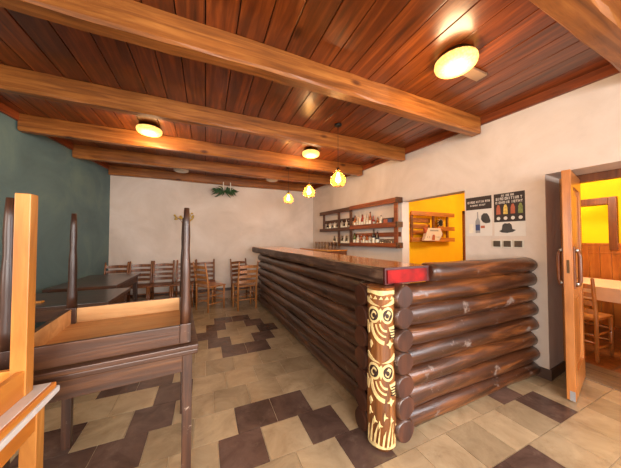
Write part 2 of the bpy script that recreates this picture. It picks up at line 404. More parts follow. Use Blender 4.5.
# ceiling beams (rough-hewn, run wall to wall)
def beam(y0, y1, z0, seed, label, x0=None, x1=None, ztop=CEIL - 0.004):
    rr = random.Random(seed); b = MB()
    xa = xl((y0 + y1) / 2) + 0.012 if x0 is None else x0; xb = xr((y0 + y1) / 2) - 0.034 if x1 is None else x1
    N = 26; rings = []
    cham = 0.014
    for i in range(N + 1):
        x = xa + (xb - xa) * i / N
        j = [rr.uniform(-0.005, 0.005) for _ in range(8)]
        sag = 0.006 * math.sin(i * 0.35 + seed)
        p = [(y0 + j[0], ztop), (y0 + j[0], z0 + cham * 1.3 + sag), (y0 + cham + j[2], z0 + j[3] * .6 + sag), (y1 - cham + j[4], z0 + j[5] * .6 + sag), (y1 + j[6], z0 + cham * 1.3 + sag), (y1 + j[6], ztop)]
        rings.append([Vector((x, yy, zz)) for yy, zz in p])
    b.rings(rings, None)
    for f in b.bm.faces: f.smooth = False
    o = b.build('ceiling_beam', M['beam'])
    return tag(o, label, 'beam', 'ceiling beams')
beam(0.50, 0.655, 2.585, 1, 'wooden ceiling beam nearest the viewer, cut off by the top right corner')
beam(1.70, 1.82, 2.59, 2, 'wooden ceiling beam just behind the largest round ceiling lamp')
beam(2.77, 2.87, 2.59, 3, 'wooden ceiling beam in front of the two smaller lit ceiling lamps')
beam(3.77, 3.87, 2.59, 4, 'wooden ceiling beam just behind the two smaller lit ceiling lamps')
beam(4.68, 4.78, 2.59, 5, 'wooden ceiling beam in front of the two unlit ceiling lamps')
beam(5.70, 5.80, 2.60, 6, 'dark wooden ceiling beam running along the back wall', x1=2.62)

# ------------------------------------------------------------------ annex room behind the right wall
w = MB(); w.box(3.42, 6.1, -1.6, 3.6, -0.12, -0.002, M['floorboard'])
for k in range(20):
    w.box(3.8, 6.1, -1.6 + k * 0.26, -1.6 + k * 0.26 + 0.25, -0.004, 0.0, M['chair'])
struct(w.build('floor_annex'))
w = MB()
for k in range(3):
    w.box(3.36 + k * 0.15, 3.505 + k * 0.15, 0.2, 1.2, -0.01, 0.006, bev=0.003)
struct(w.build('trim_threshold', M['floorboard']))
w = MB(); w.box(3.05, 6.2, 3.4, 3.5, -0.05, CEIL); struct(w.build('wall_annex_back', M['yellow']))
w = MB(); w.box(3.3, 6.5, -1.75, -1.6, -0.05, CEIL); struct(w.build('wall_annex_front', M['yellow']))
w = MB(); w.box(3.05, 6.5, -1.7, 3.5, CEIL - 0.05, CEIL + 0.05); struct(w.build('ceiling_annex', M['yellow']))
# far wall with an opening in a dark frame, wainscot below
OY0, OY1, OZ0, OZ1 = 1.50, 2.9, 1.28, 1.90
w = MB(); w.box(5.8, 5.9, -1.7, OY0, -0.05, CEIL); w.box(5.8, 5.9, OY1, 3.5, -0.05, CEIL); w.box(5.8, 5.9, OY0, OY1, OZ1, CEIL); w.box(5.8, 5.9, OY0, OY1, -0.05, OZ0)
struct(w.build('wall_annex_right', M['yellow']))
w = MB(); w.box(6.3, 6.4, 0.8, 3.6, 0.0, CEIL); struct(w.build('wall_annex_far', M['lemon']))
w = MB(); w.box(5.76, 5.9, OY0 - 0.09, OY0, 1.18, OZ1 + 0.11, bev=0.006); w.box(5.76, 5.9, OY1, OY1 + 0.09, 1.18, OZ1 + 0.11, bev=0.006); w.box(5.76, 5.9, OY0, OY1, OZ1, OZ1 + 0.11, bev=0.006)
struct(w.build('window_2', M['framewood']))
w = MB()
y = 1.16
for k in range(18):
    w.box(5.772, 5.80, 1.0 + k * 0.12, 1.116 + k * 0.12, 0, 1.26, bev=0.003)
w.box(5.765, 5.80, 1.0, 3.16, 1.25, 1.285, bev=0.004)
w.box(5.765, 5.80, 1.0, 3.16, 1.12, 1.14, bev=0.004)
struct(w.build('trim_wainscot', M['wainscot']))
# door frame on the annex back wall
w = MB(); w.box(5.15, 5.23, 3.36, 3.42, 0, 1.97, bev=0.004); w.box(5.15, 5.75, 3.36, 3.42, 1.90, 1.97, bev=0.004); w.box(5.23, 5.75, 3.385, 3.41, 0, 1.90)
struct(w.build('door_2', M['framewood']))

# main doorway: frame at the annex side of the thick wall, leaf swung open towards the viewer
w = MB()
w.box(T2 - 0.02, T2 + 0.05, 0.065, 0.173, 0, 1.975, M['doorwood'], bev=0.006)
w.box(T2 - 0.06, T2 + 0.02, -0.78, -0.70, 0, 1.975, M['doorwood'], bev=0.006)
w.box(T2 - 0.06, T2 + 0.02, -0.70, 0.095, 1.90, 1.975, M['framewood'], bev=0.006)
on_right(struct(w.build('door_1')))
# door leaf: own empty at hinge
hinge = Vector((3.388, 1.080, 0)); latch = Vector((2.775, 0.945, 0))
d = latch - hinge; LL = d.length
df = empty('door_leaf', hinge, math.atan2(d.y, d.x), 'open orange-brown wooden door leaf seen edge-on in the doorway', 'door')
w = MB(); t = 0.055
w.box(LL - 0.11, LL, -t / 2, t / 2, 0.012, 1.93, bev=0.004); w.box(0, 0.11, -t / 2, t / 2, 0.012, 1.93, bev=0.004)
for a, b in ((0.012, 0.22), (0.86, 0.98), (1.80, 1.93)): w.box(0.11, LL - 0.11, -t / 2, t / 2, a, b, bev=0.002)
w.build('leaf_frame', M['doorwood'], df)
w = MB()
for a, b in ((0.22, 0.86), (0.98, 1.80)):
    w.box(0.10, LL - 0.10, -0.009, 0.009, a - 0.01, b + 0.01); 
    w.box(0.15, LL - 0.15, -0.016, 0.016, a + 0.05, b - 0.05, bev=0.006)
w.build('door_panel', M['doorwood'], df)
w = MB(); w.box(LL - 0.002, LL + 0.002, -0.008, 0.008, 1.06, 1.17); tag(w.build('lock_plate', M['bronze'], df), 'worn metal lock plate')
w = MB(); w.box(LL - 0.003, LL + 0.0015, -0.008, 0.024, 0.012, 0.09); 
w.build('edge_chip', M['grey'], df)
for s in (-1, 1):
    y0 = s * (t / 2)
    w = MB()
    w.box(LL - 0.085, LL - 0.035, min(y0, y0 + s * 0.01), max(y0, y0 + s * 0.01), 0.93, 1.28, bev=0.003)
    pts = [(LL - 0.06, y0, 1.25), (LL - 0.06, y0 + s * 0.028, 1.24), (LL - 0.06, y0 + s * 0.035, 1.2), (LL - 0.06, y0 + s * 0.035, 1.0), (LL - 0.06, y0 + s * 0.028, 0.96), (LL - 0.06, y0, 0.95)]
    w.tube(pts, [0.012, 0.013, 0.014, 0.014, 0.013, 0.012])
    h = w.build('pull_handle', M['framewood'], df); h['label'] = 'dark wooden pull handle'
    for zz in (1.25, 0.97):
        w = MB(); w.lathe([(0.0125, 0), (0.016, 0.004), (0.016, 0.022), (0.0125, 0.026)], (LL - 0.06, y0 + s * 0.018, zz - 0.013), n=12)
        w.build('handle_ferrule', M['metal'], h)

# ------------------------------------------------------------------ bar counter of stacked logs
bar = empty('log_bar', (1.10, 1.26, 0), 0, 'long bar front stacked from dark varnished logs, turning at a carved corner post', 'bar counter')
BL = Vector((1.10, 1.26, 0))
def log(a, b, ra, rb, seed, mat, parent, name='log', endmat=None, half_top=False):
    rr = random.Random(seed)
    a = Vector(a) - BL; b = Vector(b) - BL; d = b - a; L = d.length; t = d.normalized()
    u = Vector((0, 0, 1)); v = t.cross(u)
    n = 22; N = max(10, int(L / 0.08))
    ph = [rr.uniform(0, 6.28) for _ in range(8)]
    rings = []
    for i in range(N + 1):
        f = i / N; s = f * L
        r = ra + (rb - ra) * f
        off = u * (0.006 * math.sin(s * 2.1 + ph[0])) + v * (0.005 * math.sin(s * 1.7 + ph[1]))
        ring = []
        for k in range(n):
            th = 2 * PI * k / n
            q = r * (1 + 0.035 * math.sin(3 * th + ph[2] + s * 1.1) + 0.03 * math.sin(s * 5 + ph[3] + 2 * th) + 0.018 * math.sin(s * 13 + ph[4] + th * 4) + rr.uniform(-0.008, 0.008))
            if i in (0, N): q *= 0.86
            ring.append(a + t * s + off + u * (q * math.sin(th)) + v * (q * math.cos(th)))
        rings.append(ring)
        if i == 0:
            rings.append([p + t * 0.018 + (p - (a + t * s + off)) * 0.16 for p in ring])
        if i == N:
            rings.insert(-1, [p - t * 0.018 + (p - (a + t * s + off)) * 0.16 for p in ring])
    m = MB(); m.rings(rings, mat)
    if endmat is not None:
        m.mats.append(endmat); m.bm.faces.ensure_lookup_table()
        m.bm.faces[-1].material_index = 1; m.bm.faces[-2].material_index = 1
    return m.build(name, None, parent)
P_ = 0.1445
for k in range(8):                         # short side, along X (faces the viewer)
    zc = 0.078 + P_ * k
    xa = 1.10 if k < 7 else 1.54
    if k == 7: zc = 1.098
    log((xa, 1.303, zc), (2.985 + 0.012 * math.sin(k * 2.3), 1.303, zc + (0.0 if k < 7 else -0.012)), 0.078 if k < 7 else 0.076, 0.075, 20 + k, M['log'], bar, endmat=M['logend'])
for k in range(7):                         # long side, along Y
    zc = 0.078 + P_ * k
    log((1.20, 1.175, zc + 0.02), (1.095, 5.10 - 0.05 * (k % 2), zc + 0.02), 0.078, 0.075, 40 + k, M['logY'], bar, endmat=M['logend'])
for k in range(7):                         # stub ends that cross the corner on the long side
    zc = 0.085 + P_ * k
    log((0.995, 1.392, zc), (1.16, 1.392, zc), 0.074, 0.074, 60 + k, M['logend'], bar, name='log_stub', endmat=M['logend'])
# carved corner post
pr = 0.087
pz1 = 1.028
po = MB()
rings = []
rr = random.Random(5)
for i in range(25):
    z = pz1 * i / 24
    q = pr * (0.93 if i == 0 else 1) * (1 + 0.03 * math.sin(z * 7)) + 0.004 * (1 - z)
    rings.append([Vector((q * (1 + 0.012 * math.sin(5 * th + z * 3)) * math.cos(th), q * (1 + 0.012 * math.sin(5 * th + z * 3)) * math.sin(th), z)) for th in [2 * PI * k / 36 for k in range(36)]])
po.rings(rings, None)
PC = Vector((1.088, 1.283, 0)) - BL
post = po.build('carved_post', M['totem'], bar); post.location = PC
face_ang = math.atan2(-1.225, -1.082)                  # the carving looks out over the corner
def relief(polys, name, mat, t=0.005, lift=0.0, parent=post):
    """polys: (u, z) outlines in metres, u along the circumference; wrapped on the post"""
    m = MB()
    def rad(z): return pr * (1 + 0.03 * math.sin(z * 7)) + 0.004 * (1 - z)
    bm = m.bm
    for poly in polys:                       # flat outline in (u, 0, z)
        top = [bm.verts.new((u, 0, z)) for u, z in poly]
        bmesh.ops.triangulate(bm, faces=[bm.faces.new(top)])
    for k in range(-14, 15):                 # cut into narrow strips so it can follow the curve
        bmesh.ops.bisect_plane(bm, geom=bm.verts[:] + bm.edges[:] + bm.faces[:], plane_co=(k * 0.009, 0, 0), plane_no=(1, 0, 0))
    edges = [e for e in bm.edges if e.is_boundary]
    ex = bmesh.ops.extrude_edge_only(bm, edges=edges)
    low = set(v for v in ex['geom'] if isinstance(v, bmesh.types.BMVert))
    for v in bm.verts:
        u, z = v.co.x, v.co.z
        q = rad(z) + (-0.003 if v in low else t + lift); th = face_ang + u / pr
        v.co = (q * math.cos(th), q * math.sin(th), z)
    return m.build(name, mat, parent)
def ellipse(cu, cz, a, b, n=18, a0=0, a1=2 * PI): return [(cu + a * math.cos(a0 + (a1 - a0) * i / n), cz + b * math.sin(a0 + (a1 - a0) * i / n)) for i in range(n)]
def arcband(cu, cz, r0, r1, a0, a1, n=12, sy=1.0):
    o = [(cu + r1 * math.cos(a0 + (a1 - a0) * i / n), cz + sy * r1 * math.sin(a0 + (a1 - a0) * i / n)) for i in range(n + 1)]
    i_ = [(cu + r0 * math.cos(a0 + (a1 - a0) * i / n), cz + sy * r0 * math.sin(a0 + (a1 - a0) * i / n)) for i in range(n, -1, -1)]
    return o + i_
def owl(zc):
    cream = []; dark = []
    for s in (-1, 1):
        cream.append(ellipse(s * 0.044, zc + 0.055, 0.041, 0.054))
        dark.append(arcband(s * 0.044, zc + 0.055, 0.023, 0.030, R(-88), R(88), n=9, sy=1.25)); dark.append(arcband(s * 0.044, zc + 0.055, 0.023, 0.030, R(92), R(268), n=9, sy=1.25))
        dark.append(ellipse(s * 0.040, zc + 0.052, 0.011, 0.015))
        cream.append([(s * 0.004, zc + 0.112), (s * 0.04, zc + 0.128), (s * 0.10, zc + 0.165), (s * 0.10, zc + 0.128), (s * 0.05, zc + 0.116)])
    cream.append([(0, zc + 0.010), (0.014, zc + 0.05), (0.010, zc + 0.085), (0, zc + 0.10), (-0.010, zc + 0.085), (-0.014, zc + 0.05)])
    cream.append(arcband(0.035, zc + 0.01, 0.088, 0.106, R(185), R(262), sy=1.35))
    cream.append(arcband(0.035, zc + 0.01, 0.062, 0.070, R(190), R(268), sy=1.35))
    cream.append(arcband(0.035, zc + 0.01, 0.036, 0.045, R(190), R(275), sy=1.35))
    wing = [(0.050, zc - 0.02), (0.100, zc - 0.015), (0.104, zc - 0.11), (0.072, zc - 0.085)]
    cream.append(wing)
    cream.append([(-0.11, zc + 0.005), (-0.078, zc - 0.02), (-0.086, zc - 0.075), (-0.112, zc - 0.06)])
    for k in range(4): dark.append([(0.060, zc - 0.034 - 0.017 * k), (0.096, zc - 0.036 - 0.017 * k), (0.096, zc - 0.043 - 0.017 * k), (0.062, zc - 0.041 - 0.017 * k)])
    cream.append([(0.05, zc - 0.12), (0.058, zc - 0.10), (0.068, zc - 0.12), (0.088, zc - 0.125), (0.070, zc - 0.137), (0.058, zc - 0.157), (0.052, zc - 0.137), (0.034, zc - 0.130)])
    cream.append([(-0.075, zc - 0.13), (-0.066, zc - 0.115), (-0.052, zc - 0.14), (-0.066, zc - 0.165)])
    o = relief(cream, 'carved_owl', M['cream']); o['label'] = 'cream painted owl carved into the post'
    for dk_ in dark: relief([dk_], 'owl_marking', M['carvedark'], 0.0065, 0.001)
owl(0.80); owl(0.44)
cr = []
for k in range(8):
    u0 = -0.100 + k * 0.026
    cr.append([(u0, 0.03), (u0 + 0.011, 0.03), (u0 + 0.018 + 0.006 * (k % 3), 0.14 + 0.05 * ((k * 3) % 4) / 3), (u0 + 0.008, 0.10)])
for k, (u, z) in enumerate([(-0.07, 0.235), (-0.04, 0.19), (0.02, 0.225), (0.06, 0.20), (-0.01, 0.17)]):
    cr.append([(u, z + 0.025), (u + 0.007, z), (u + 0.02, z - 0.008), (u + 0.004, z - 0.012), (u - 0.004, z - 0.03), (u - 0.006, z - 0.004)])
cr.append([(-0.095, 0.022), (0.095, 0.022), (0.095, 0.045), (0.03, 0.03), (-0.03, 0.045), (-0.095, 0.034)])
relief(cr, 'carved_grass', M['cream'])
cr = [[(-0.10, 0.985), (-0.06, 0.992), (0, 0.980), (0.06, 0.992), (0.10, 0.985), (0.10, 1.012), (-0.10, 1.012)]]
for k in range(5): cr.append([(-0.08 + k * 0.035, 0.955), (-0.066 + k * 0.035, 0.977), (-0.055 + k * 0.035, 0.957)])
relief(cr, 'carved_crown', M['cream'])

# thick worktop slab
def zt(y): return 1.147 + 0.010 * (y - 1.28)
def xe(y): return 1.11 - 0.048 * (y - 1.28)
m = MB(); N = 34; rings = []; rr = random.Random(9)
for i in range(N + 1):
    y = 1.285 + (5.2 - 1.285) * i / N
    e = 0.012 * math.sin(y * 3.1) + rr.uniform(-0.006, 0.006) if i else 0
    xL = xe(y) + e; xR = 1.53 + 0.01 * math.sin(y * 2)
    z1 = zt(y); z0 = z1 - 0.114 + rr.uniform(-0.004, 0.004)
    rings.append([Vector(p) for p in [(xL + 0.012, y, z0), (xL + rr.uniform(-0.006, 0.006), y, (z0 + z1) / 2 - 0.02), (xL + 0.004, y, z1 - 0.012), (xL + 0.02, y, z1), (xR, y, z1), (xR, y, z0 + 0.02)]])
m.rings(rings, M['slabedge'])
m.mats.append(M['slab'])
for f in m.bm.faces:
    f.smooth = False
    f.normal_update()
    c = f.calc_center_median()
    if c.z > zt(c.y) - 0.003 and c.x > xe(c.y) + 0.03: f.material_index = 1
slab = m.build('bar_worktop'); tag(slab, 'thick glossy orange slab worktop with dark rough edge on the log bar', 'worktop')
m = MB(); m.box(1.13, 1.50, 1.258, 1.2845, 1.042, 1.132, bev=0.002)
o = m.build('end_board', M['redboard'], slab); o['label'] = 'glossy red painted board on the slab end'
m = MB(); m.box(1.112, 1.535, 1.268, 1.284, 1.033, 1.045, bev=0.001); m.box(1.112, 1.535, 1.268, 1.284, 1.13, 1.147, bev=0.001)
m.box(1.112, 1.13, 1.268, 1.284, 1.045, 1.13); m.box(1.50, 1.535, 1.268, 1.284, 1.045, 1.13)
m.build('board_frame', M['redframe'], slab)

# ------------------------------------------------------------------ tables
def tapered_leg(m, x, y, z0, z1, r0, r1, n=14):
    N = 8
    m.tube([(x, y, z0 + (z1 - z0) * i / N) for i in range(N + 1)], [r0 + (r1 - r0) * (i / N) + 0.002 * math.sin(i * 2.2) for i in range(N + 1)], n=n)

def table(name, loc, sx, sy, H, label, cat, top_m, leg_m, apron_m, group=None, leg_w=0.05, round_legs=False, flip=False, ov=0.04, top_t=0.025, ap_h=0.09, inner_m=None, under_m=None, rz=0.0, under_in=0.012):
    """table with its origin at the base; flip stands it on its own top, legs in the air"""
    root = empty(name, loc, rz, label, cat, group)
    def Zf(z): return H - z if flip else z
    def bx(m, x0, x1, y0, y1, z0, z1, mm=None, bev=0.003):
        a, b = sorted((Zf(z0), Zf(z1))); m.box(x0, x1, y0, y1, a, b, mm, bev)
    m = MB(); bx(m, -sx / 2, sx / 2, -sy / 2, sy / 2, H - top_t, H, top_m, 0.005)
    if under_m is not None: bx(m, -sx / 2 + under_in, sx / 2 - under_in, -sy / 2 + under_in, sy / 2 - under_in, H - top_t - 0.003, H - top_t + 0.004, under_m, 0.0)
    m.build('tabletop', None, root)
    lx, ly = sx / 2 - ov - leg_w / 2, sy / 2 - ov - leg_w / 2
    zt_ = H - top_t - 0.003
    th = 0.022
    for s in (-1, 1):
        m = MB(); yo = s * (ly + leg_w / 2 - 0.004); yi = yo - s * th
        bx(m, -lx + leg_w / 2, lx - leg_w / 2, min(yo, yi), max(yo, yi), zt_ - ap_h, zt_, apron_m)
        if inner_m is not None:
            yj = yi - s * 0.004; bx(m, -lx + leg_w / 2, lx - leg_w / 2, min(yj, yi), max(yj, yi), zt_ - ap_h + 0.002, zt_, inner_m, 0)
        m.build('apron', None, root)
        m = MB(); xo = s * (lx + leg_w / 2 - 0.004); xi = xo - s * th
        bx(m, min(xo, xi), max(xo, xi), -ly + leg_w / 2, ly - leg_w / 2, zt_ - ap_h, zt_, apron_m)
        if inner_m is not None:
            xj = xi - s * 0.004; bx(m, min(xj, xi), max(xj, xi), -ly + leg_w / 2, ly - leg_w / 2, zt_ - ap_h + 0.002, zt_, inner_m, 0)
        m.build('apron', None, root)
    for a in (-1, 1):
        for b in (-1, 1):
            m = MB()
            if round_legs:
                bx(m, a * lx - leg_w / 2, a * lx + leg_w / 2, b * ly - leg_w / 2, b * ly + leg_w / 2, zt_ - ap_h - 0.005, zt_, None)
                za, zb = Zf(zt_ - ap_h - 0.003), Zf(0)
                tapered_leg(m, a * lx, b * ly, za, zb, leg_w * 0.50, leg_w * 0.28)
            else:
                bx(m, a * lx - leg_w / 2, a * lx + leg_w / 2, b * ly - leg_w / 2, b * ly + leg_w / 2, 0, zt_, None)
            m.build('leg', leg_m, root)
    return root

# dark pair in the middle of the left side: one upright, one upside down on top
TX, TY = -0.445, 1.755
table('dark_table', (TX, TY, 0), 0.76, 0.78, 0.765, 'dark square wooden table standing upright under the upturned dark table', 'table', M['darkwood'], M['darkleg'], M['darkwood'], leg_w=0.046, ov=0.025, rz=R(5.2))
table('dark_table', (TX, TY, 0.767), 0.765, 0.80, 0.745, 'dark table turned upside down, bare pine underside, round tapering legs in the air', 'table', M['darkwood'], M['darkleg'], M['darkwood'], leg_w=0.052, round_legs=True, flip=True, ov=0.035, ap_h=0.095, inner_m=M['rawpine'], under_m=M['rawpine'], under_in=0.05, rz=R(5.2))
# pine pair at the left edge: one upright, one upside down on top
PX, PY = -0.905, 0.90
table('pine_table', (PX - 0.028, PY + 0.01, 0), 0.82, 0.74, 0.765, 'orange pine table standing upright at the lower left edge with white top', 'table', M['whitelam'], M['pineZ'], M['pineY'], leg_w=0.046, ov=0.03, top_t=0.024)
table('pine_table', (PX, PY, 0.767), 0.76, 0.72, 0.737, 'pine table turned upside down at the left edge, thick square leg pointing up', 'table', M['pineY'], M['pineZ'], M['pineY'], leg_w=0.042, ov=0.045, flip=True, top_t=0.022, under_m=M['whitelam'])
# dark tables along the teal wall
table('long_table', (-1.40, 4.46, 0), 0.70, 1.25, 0.75, 'dark long table by the teal wall, the one nearer the row of chairs', 'table', M['tabletop'], M['darkleg'], M['darkwood'], leg_w=0.06, ov=0.03, top_t=0.035, ap_h=0.1)
table('long_table', (-1.31, 3.23, 0), 0.94, 0.74, 0.75, 'dark table by the teal wall, just behind the upturned dark table', 'table', M['tabletop'], M['darkleg'], M['darkwood'], leg_w=0.06, ov=0.03, top_t=0.035, ap_h=0.1)
m = MB(); m.prism([(0, 0), (0.07, 0.01), (0.08, 0.04), (0.02, 0.04)], 0, 0.015)
o = m.build('wood_offcut', M['pine']); o.location = (-1.47, 3.05, 0.751); tag(o, 'small pale wood offcut lying on the dark table by the teal wall', 'wood offcut')

# ------------------------------------------------------------------ ladder-back chairs
def make_chair(mat, H=0.91, slats=4, W=0.35, D=0.35):
    root = empty('ladder_back_chair', (0, 0, 0)); root['category'] = 'chair'
    # faces +Y: back at y = -D/2
    for s in (-1, 1):
        x = s * W / 2
        m = MB(); m.tube([(x, -D / 2, 0), (x, -D / 2, 0.44), (x * 1.01, -D / 2 - 0.02, 0.62), (x * 1.01, -D / 2 - 0.05, 0.78), (x * 1.02, -D / 2 - 0.075, H - 0.012), (x * 1.02, -D / 2 - 0.077, H)], [0.016, 0.019, 0.018, 0.017, 0.015, 0.008]); m.build('rear_leg', mat, root)
        m = MB(); m.tube([(x, D / 2, 0), (x, D / 2, 0.2), (x, D / 2, 0.455)], [0.015, 0.018, 0.019]); m.build('front_leg', mat, root)
        for z in (0.14, 0.29):
            m = MB(); m.tube([(x, -D / 2, z), (x, 0, z), (x, D / 2, z)], [0.009, 0.012, 0.009], n=8); m.build('stretcher', mat, root)
    for z, y in ((0.18, D / 2), (0.32, D / 2), (0.2, -D / 2)):
        m = MB(); m.tube([(-W / 2 * 1.02, y, z), (0, y, z), (W / 2 * 1.02, y, z)], [0.009, 0.012, 0.009], n=8); m.build('stretcher', mat, root)
    for k in range(slats):
        z = 0.54 + k * (H - 0.60) / (slats - 0.6); yb = -D / 2 - 0.02 - max(0, z - 0.6) * 0.18
        rings = []
        for i in range(9):
            f = i / 8 * 2 - 1; x = f * W / 2 * 1.0; bow = -0.022 * (1 - f * f); hh = 0.024 + 0.010 * (1 - f * f)
            rings.append([Vector((x, yb + bow + dy, z + dz)) for dy, dz in ((-0.007, -0.022), (0.007, -0.022), (0.007, hh), (-0.007, hh))])
        m = MB(); m.rings(rings); 
        for f_ in m.bm.faces: f_.smooth = False
        m.build('slat', mat, root)
    m = MB(); m.prism([(-W / 2 - 0.01, -D / 2 - 0.005), (W / 2 + 0.01, -D / 2 - 0.005), (W / 2 + 0.01, D / 2 + 0.03), (-W / 2 - 0.01, D / 2 + 0.03)], 0.445, 0.47); m.build('seat', mat, root)
    return root
ch = make_chair(M['chair'])
chairs = [
    (-1.555, 5.46, 180, 'leftmost chair of the back row, light-catching slats above the long table'),
    (-1.17, 5.50, 181, 'brown chair second from the teal wall in the back row'),
    (-0.785, 5.50, 179, 'brown chair third from the teal wall, left of the dark upturned leg'),
    (-0.385, 5.47, 174, 'brown chair half hidden behind the dark upturned leg at the back wall'),
    (0.01, 5.52, 182, 'dark reddish chair against the back wall behind the lighter side-turned chair'),
]
GR = 'ladder-back chairs along the back wall'
for i, (x, y, a, lab) in enumerate(chairs):
    if i == 0:
        c0 = ch; c0.location = (x, y, 0); c0.rotation_euler = (0, 0, R(a)); c0['label'] = lab; c0['group'] = GR
    else: dup(ch, (x, y, 0), R(a), lab, GR)
cl = make_chair(M['chairlight'], H=0.92)
cl.location = (0.10, 5.02, 0); cl.rotation_euler = (0, 0, R(-55)); cl['label'] = 'light brown chair turned sideways, left of the gap in the back row'; cl['group'] = GR
dup(cl, (0.72, 4.84, 0), R(8), 'light brown chair, back to the viewer, beside the far end of the log bar', GR)
dup(ch, (0.76, 5.42, 0), R(196), 'brown chair by the back wall behind the chair at the bar end', GR)

# ------------------------------------------------------------------ lamps
def flush(loc, r, lit, label, group):
    root = empty('ceiling_lamp', loc, 0, label, 'ceiling lamp', group)
    m = MB(); m.lathe([(r * 0.80, 0), (r * 0.82, -0.02), (r * 0.80, -0.036)], n=32); m.build('base_ring', M['bronze'] if lit else M['white'], root)
    prof = [(r * 0.84, -0.030), (r * 0.98, -0.040), (r, -0.058), (r * 0.96, -0.078), (r * 0.85, -0.092), (r * 0.6, -0.103), (r * 0.3, -0.108), (0.004, -0.109)]
    m = MB(); m.lathe(prof, n=36)
    d = m.build('glass_shade', M['dome'] if lit else M['unlit'], root)
    return root
flush((1.775, 1.205, CEIL - 0.006), 0.15, True, 'large-looking round lit ceiling lamp nearest the viewer', 'lit ceiling lamps')
flush((-0.66, 3.53, CEIL - 0.006), 0.14, True, 'round lit ceiling lamp above the left side of the room', 'lit ceiling lamps')
flush((1.53, 3.44, CEIL - 0.006), 0.14, True, 'round lit ceiling lamp above the bar, beyond the nearest pendant', 'lit ceiling lamps')
flush((-0.45, 5.28, CEIL - 0.006), 0.135, False, 'unlit white ceiling lamp near the back wall, on the left', 'unlit ceiling lamps')
flush((1.38, 5.28, CEIL - 0.006), 0.135, False, 'unlit white ceiling lamp near the back wall, over the bar', 'unlit ceiling lamps')
flush((-0.6, -1.0, CEIL - 0.006), 0.15, True, 'unseen lit ceiling lamp added behind the viewer to warm the foreground floor', 'lit ceiling lamps')  # lamp added out of view, for warm light on the near floor
m = MB(); m.box(-0.10, 0.10, -0.045, 0.045, -0.022, 0, bev=0.003)
o = m.build('junction_cover', M['skirt']); o.location = (2.10, 1.26, CEIL - 0.006); tag(o, 'flat pale junction cover on the planks beside the nearest ceiling lamp', 'junction cover')

def pendant(loc, zb, label):
    root = empty('pendant_lamp', loc, 0, label, 'pendant lamp', 'amber glass pendants over the bar')
    L = loc[2] - zb                      # drop to bulb centre
    m = MB(); m.lathe([(0.045, 0), (0.045, -0.018), (0.03, -0.026), (0.006, -0.03)], n=20); m.build('canopy', M['black'], root)
    m = MB(); m.tube([(0, 0, -0.02), (0, 0, -L + 0.14)], 0.003, n=6); m.build('cord', M['black'], root)
    m = MB(); m.lathe([(0.010, -L + 0.150), (0.019, -L + 0.14), (0.022, -L + 0.10), (0.019, -L + 0.085)], n=16); m.build('lamp_holder', M['bronze'], root)
    prof = [(0.026, -L + 0.118), (0.030, -L + 0.10), (0.052, -L + 0.072), (0.084, -L + 0.035), (0.098, -L - 0.005), (0.094, -L - 0.045), (0.074, -L - 0.075), (0.055, -L - 0.086)]
    m = MB(); m.lathe(prof, n=28, cap=False); sh = m.build('glass_shade', M['amber'], root)
    m = MB()
    for k in range(8):
        a = 2 * PI * k / 8
        m.tube([(r * 1.01 * math.cos(a), r * 1.01 * math.sin(a), z) for r, z in prof], 0.0011, n=5)
    m.build('wire_cage', M['bronze'], root)
    m = MB(); m.lathe([(0.012, -L + 0.085), (0.016, -L + 0.06), (0.032, -L + 0.01), (0.034, -L - 0.008), (0.028, -L - 0.028), (0.014, -L - 0.040), (0.003, -L - 0.043)], n=20); m.build('bulb', M['bulb'], root)
pendant((1.494, 2.528, CEIL - 0.006), 2.085, 'amber glass pendant lamp nearest the viewer, on a long cord')
pendant((1.494, 3.43, CEIL - 0.006), 2.10, 'middle amber glass pendant lamp of the three over the bar')
pendant((1.494, 4.45, CEIL - 0.006), 2.15, 'farthest amber glass pendant lamp of the three over the bar')

# ------------------------------------------------------------------ right wall fittings, in wall-local space (x<0 is into the room, y = along)
def shape_plate(m, poly, x0, x1, mm):            # poly in (along, z) -> thin plate on wall
    a = [m.bm.verts.new((x0, s, z)) for s, z in poly]; b = [m.bm.verts.new((x1, s, z)) for s, z in poly]
    n = len(poly); fs = [m.bm.faces.new(a), m.bm.faces.new(list(reversed(b)))]
    for i in range(n): fs.append(m.bm.faces.new((a[i], a[(i + 1) % n], b[(i + 1) % n], b[i])))
    m._tag(fs, mm)
def rect(s0, s1, z0, z1): return [(s0, z0), (s1, z0), (s1, z1), (s0, z1)]
def letters(m, s_left, s_right, zc, h, widths, mm, x0=-0.0040, x1=-0.0055):
    """rows of small letter strokes; larger s is to the left as seen from the room"""
    tot = sum(widths) + 0.0
    s = s_left; sc = (s_left - s_right) / tot
    rr = random.Random(int(zc * 1000))
    for wd in widths:
        ww = wd * sc
        if wd > 0.9:
            k = rr.choice('HEOTIA')
            a, b = s - ww * 0.85, s - ww * 0.05; t = h * 0.24
            z0, z1 = zc - h / 2, zc + h / 2
            tv = (b - a) * 0.28
            if k in 'HOAE': shape_plate(m, rect(b - tv, b, z0, z1), x0, x1, mm)
            if k in 'HOA': shape_plate(m, rect(a, a + tv, z0, z1), x0, x1, mm)
            if k in 'TI': shape_plate(m, rect((a + b) / 2 - tv / 2, (a + b) / 2 + tv / 2, z0, z1), x0, x1, mm)
            if k in 'TOAE': shape_plate(m, rect(a, b, z1 - t, z1), x0, x1, mm)
            if k in 'OE': shape_plate(m, rect(a, b, z0, z0 + t), x0, x1, mm)
            if k in 'HAE': shape_plate(m, rect(a, b, zc - t / 2, zc + t / 2), x0, x1, mm)
        s -= ww
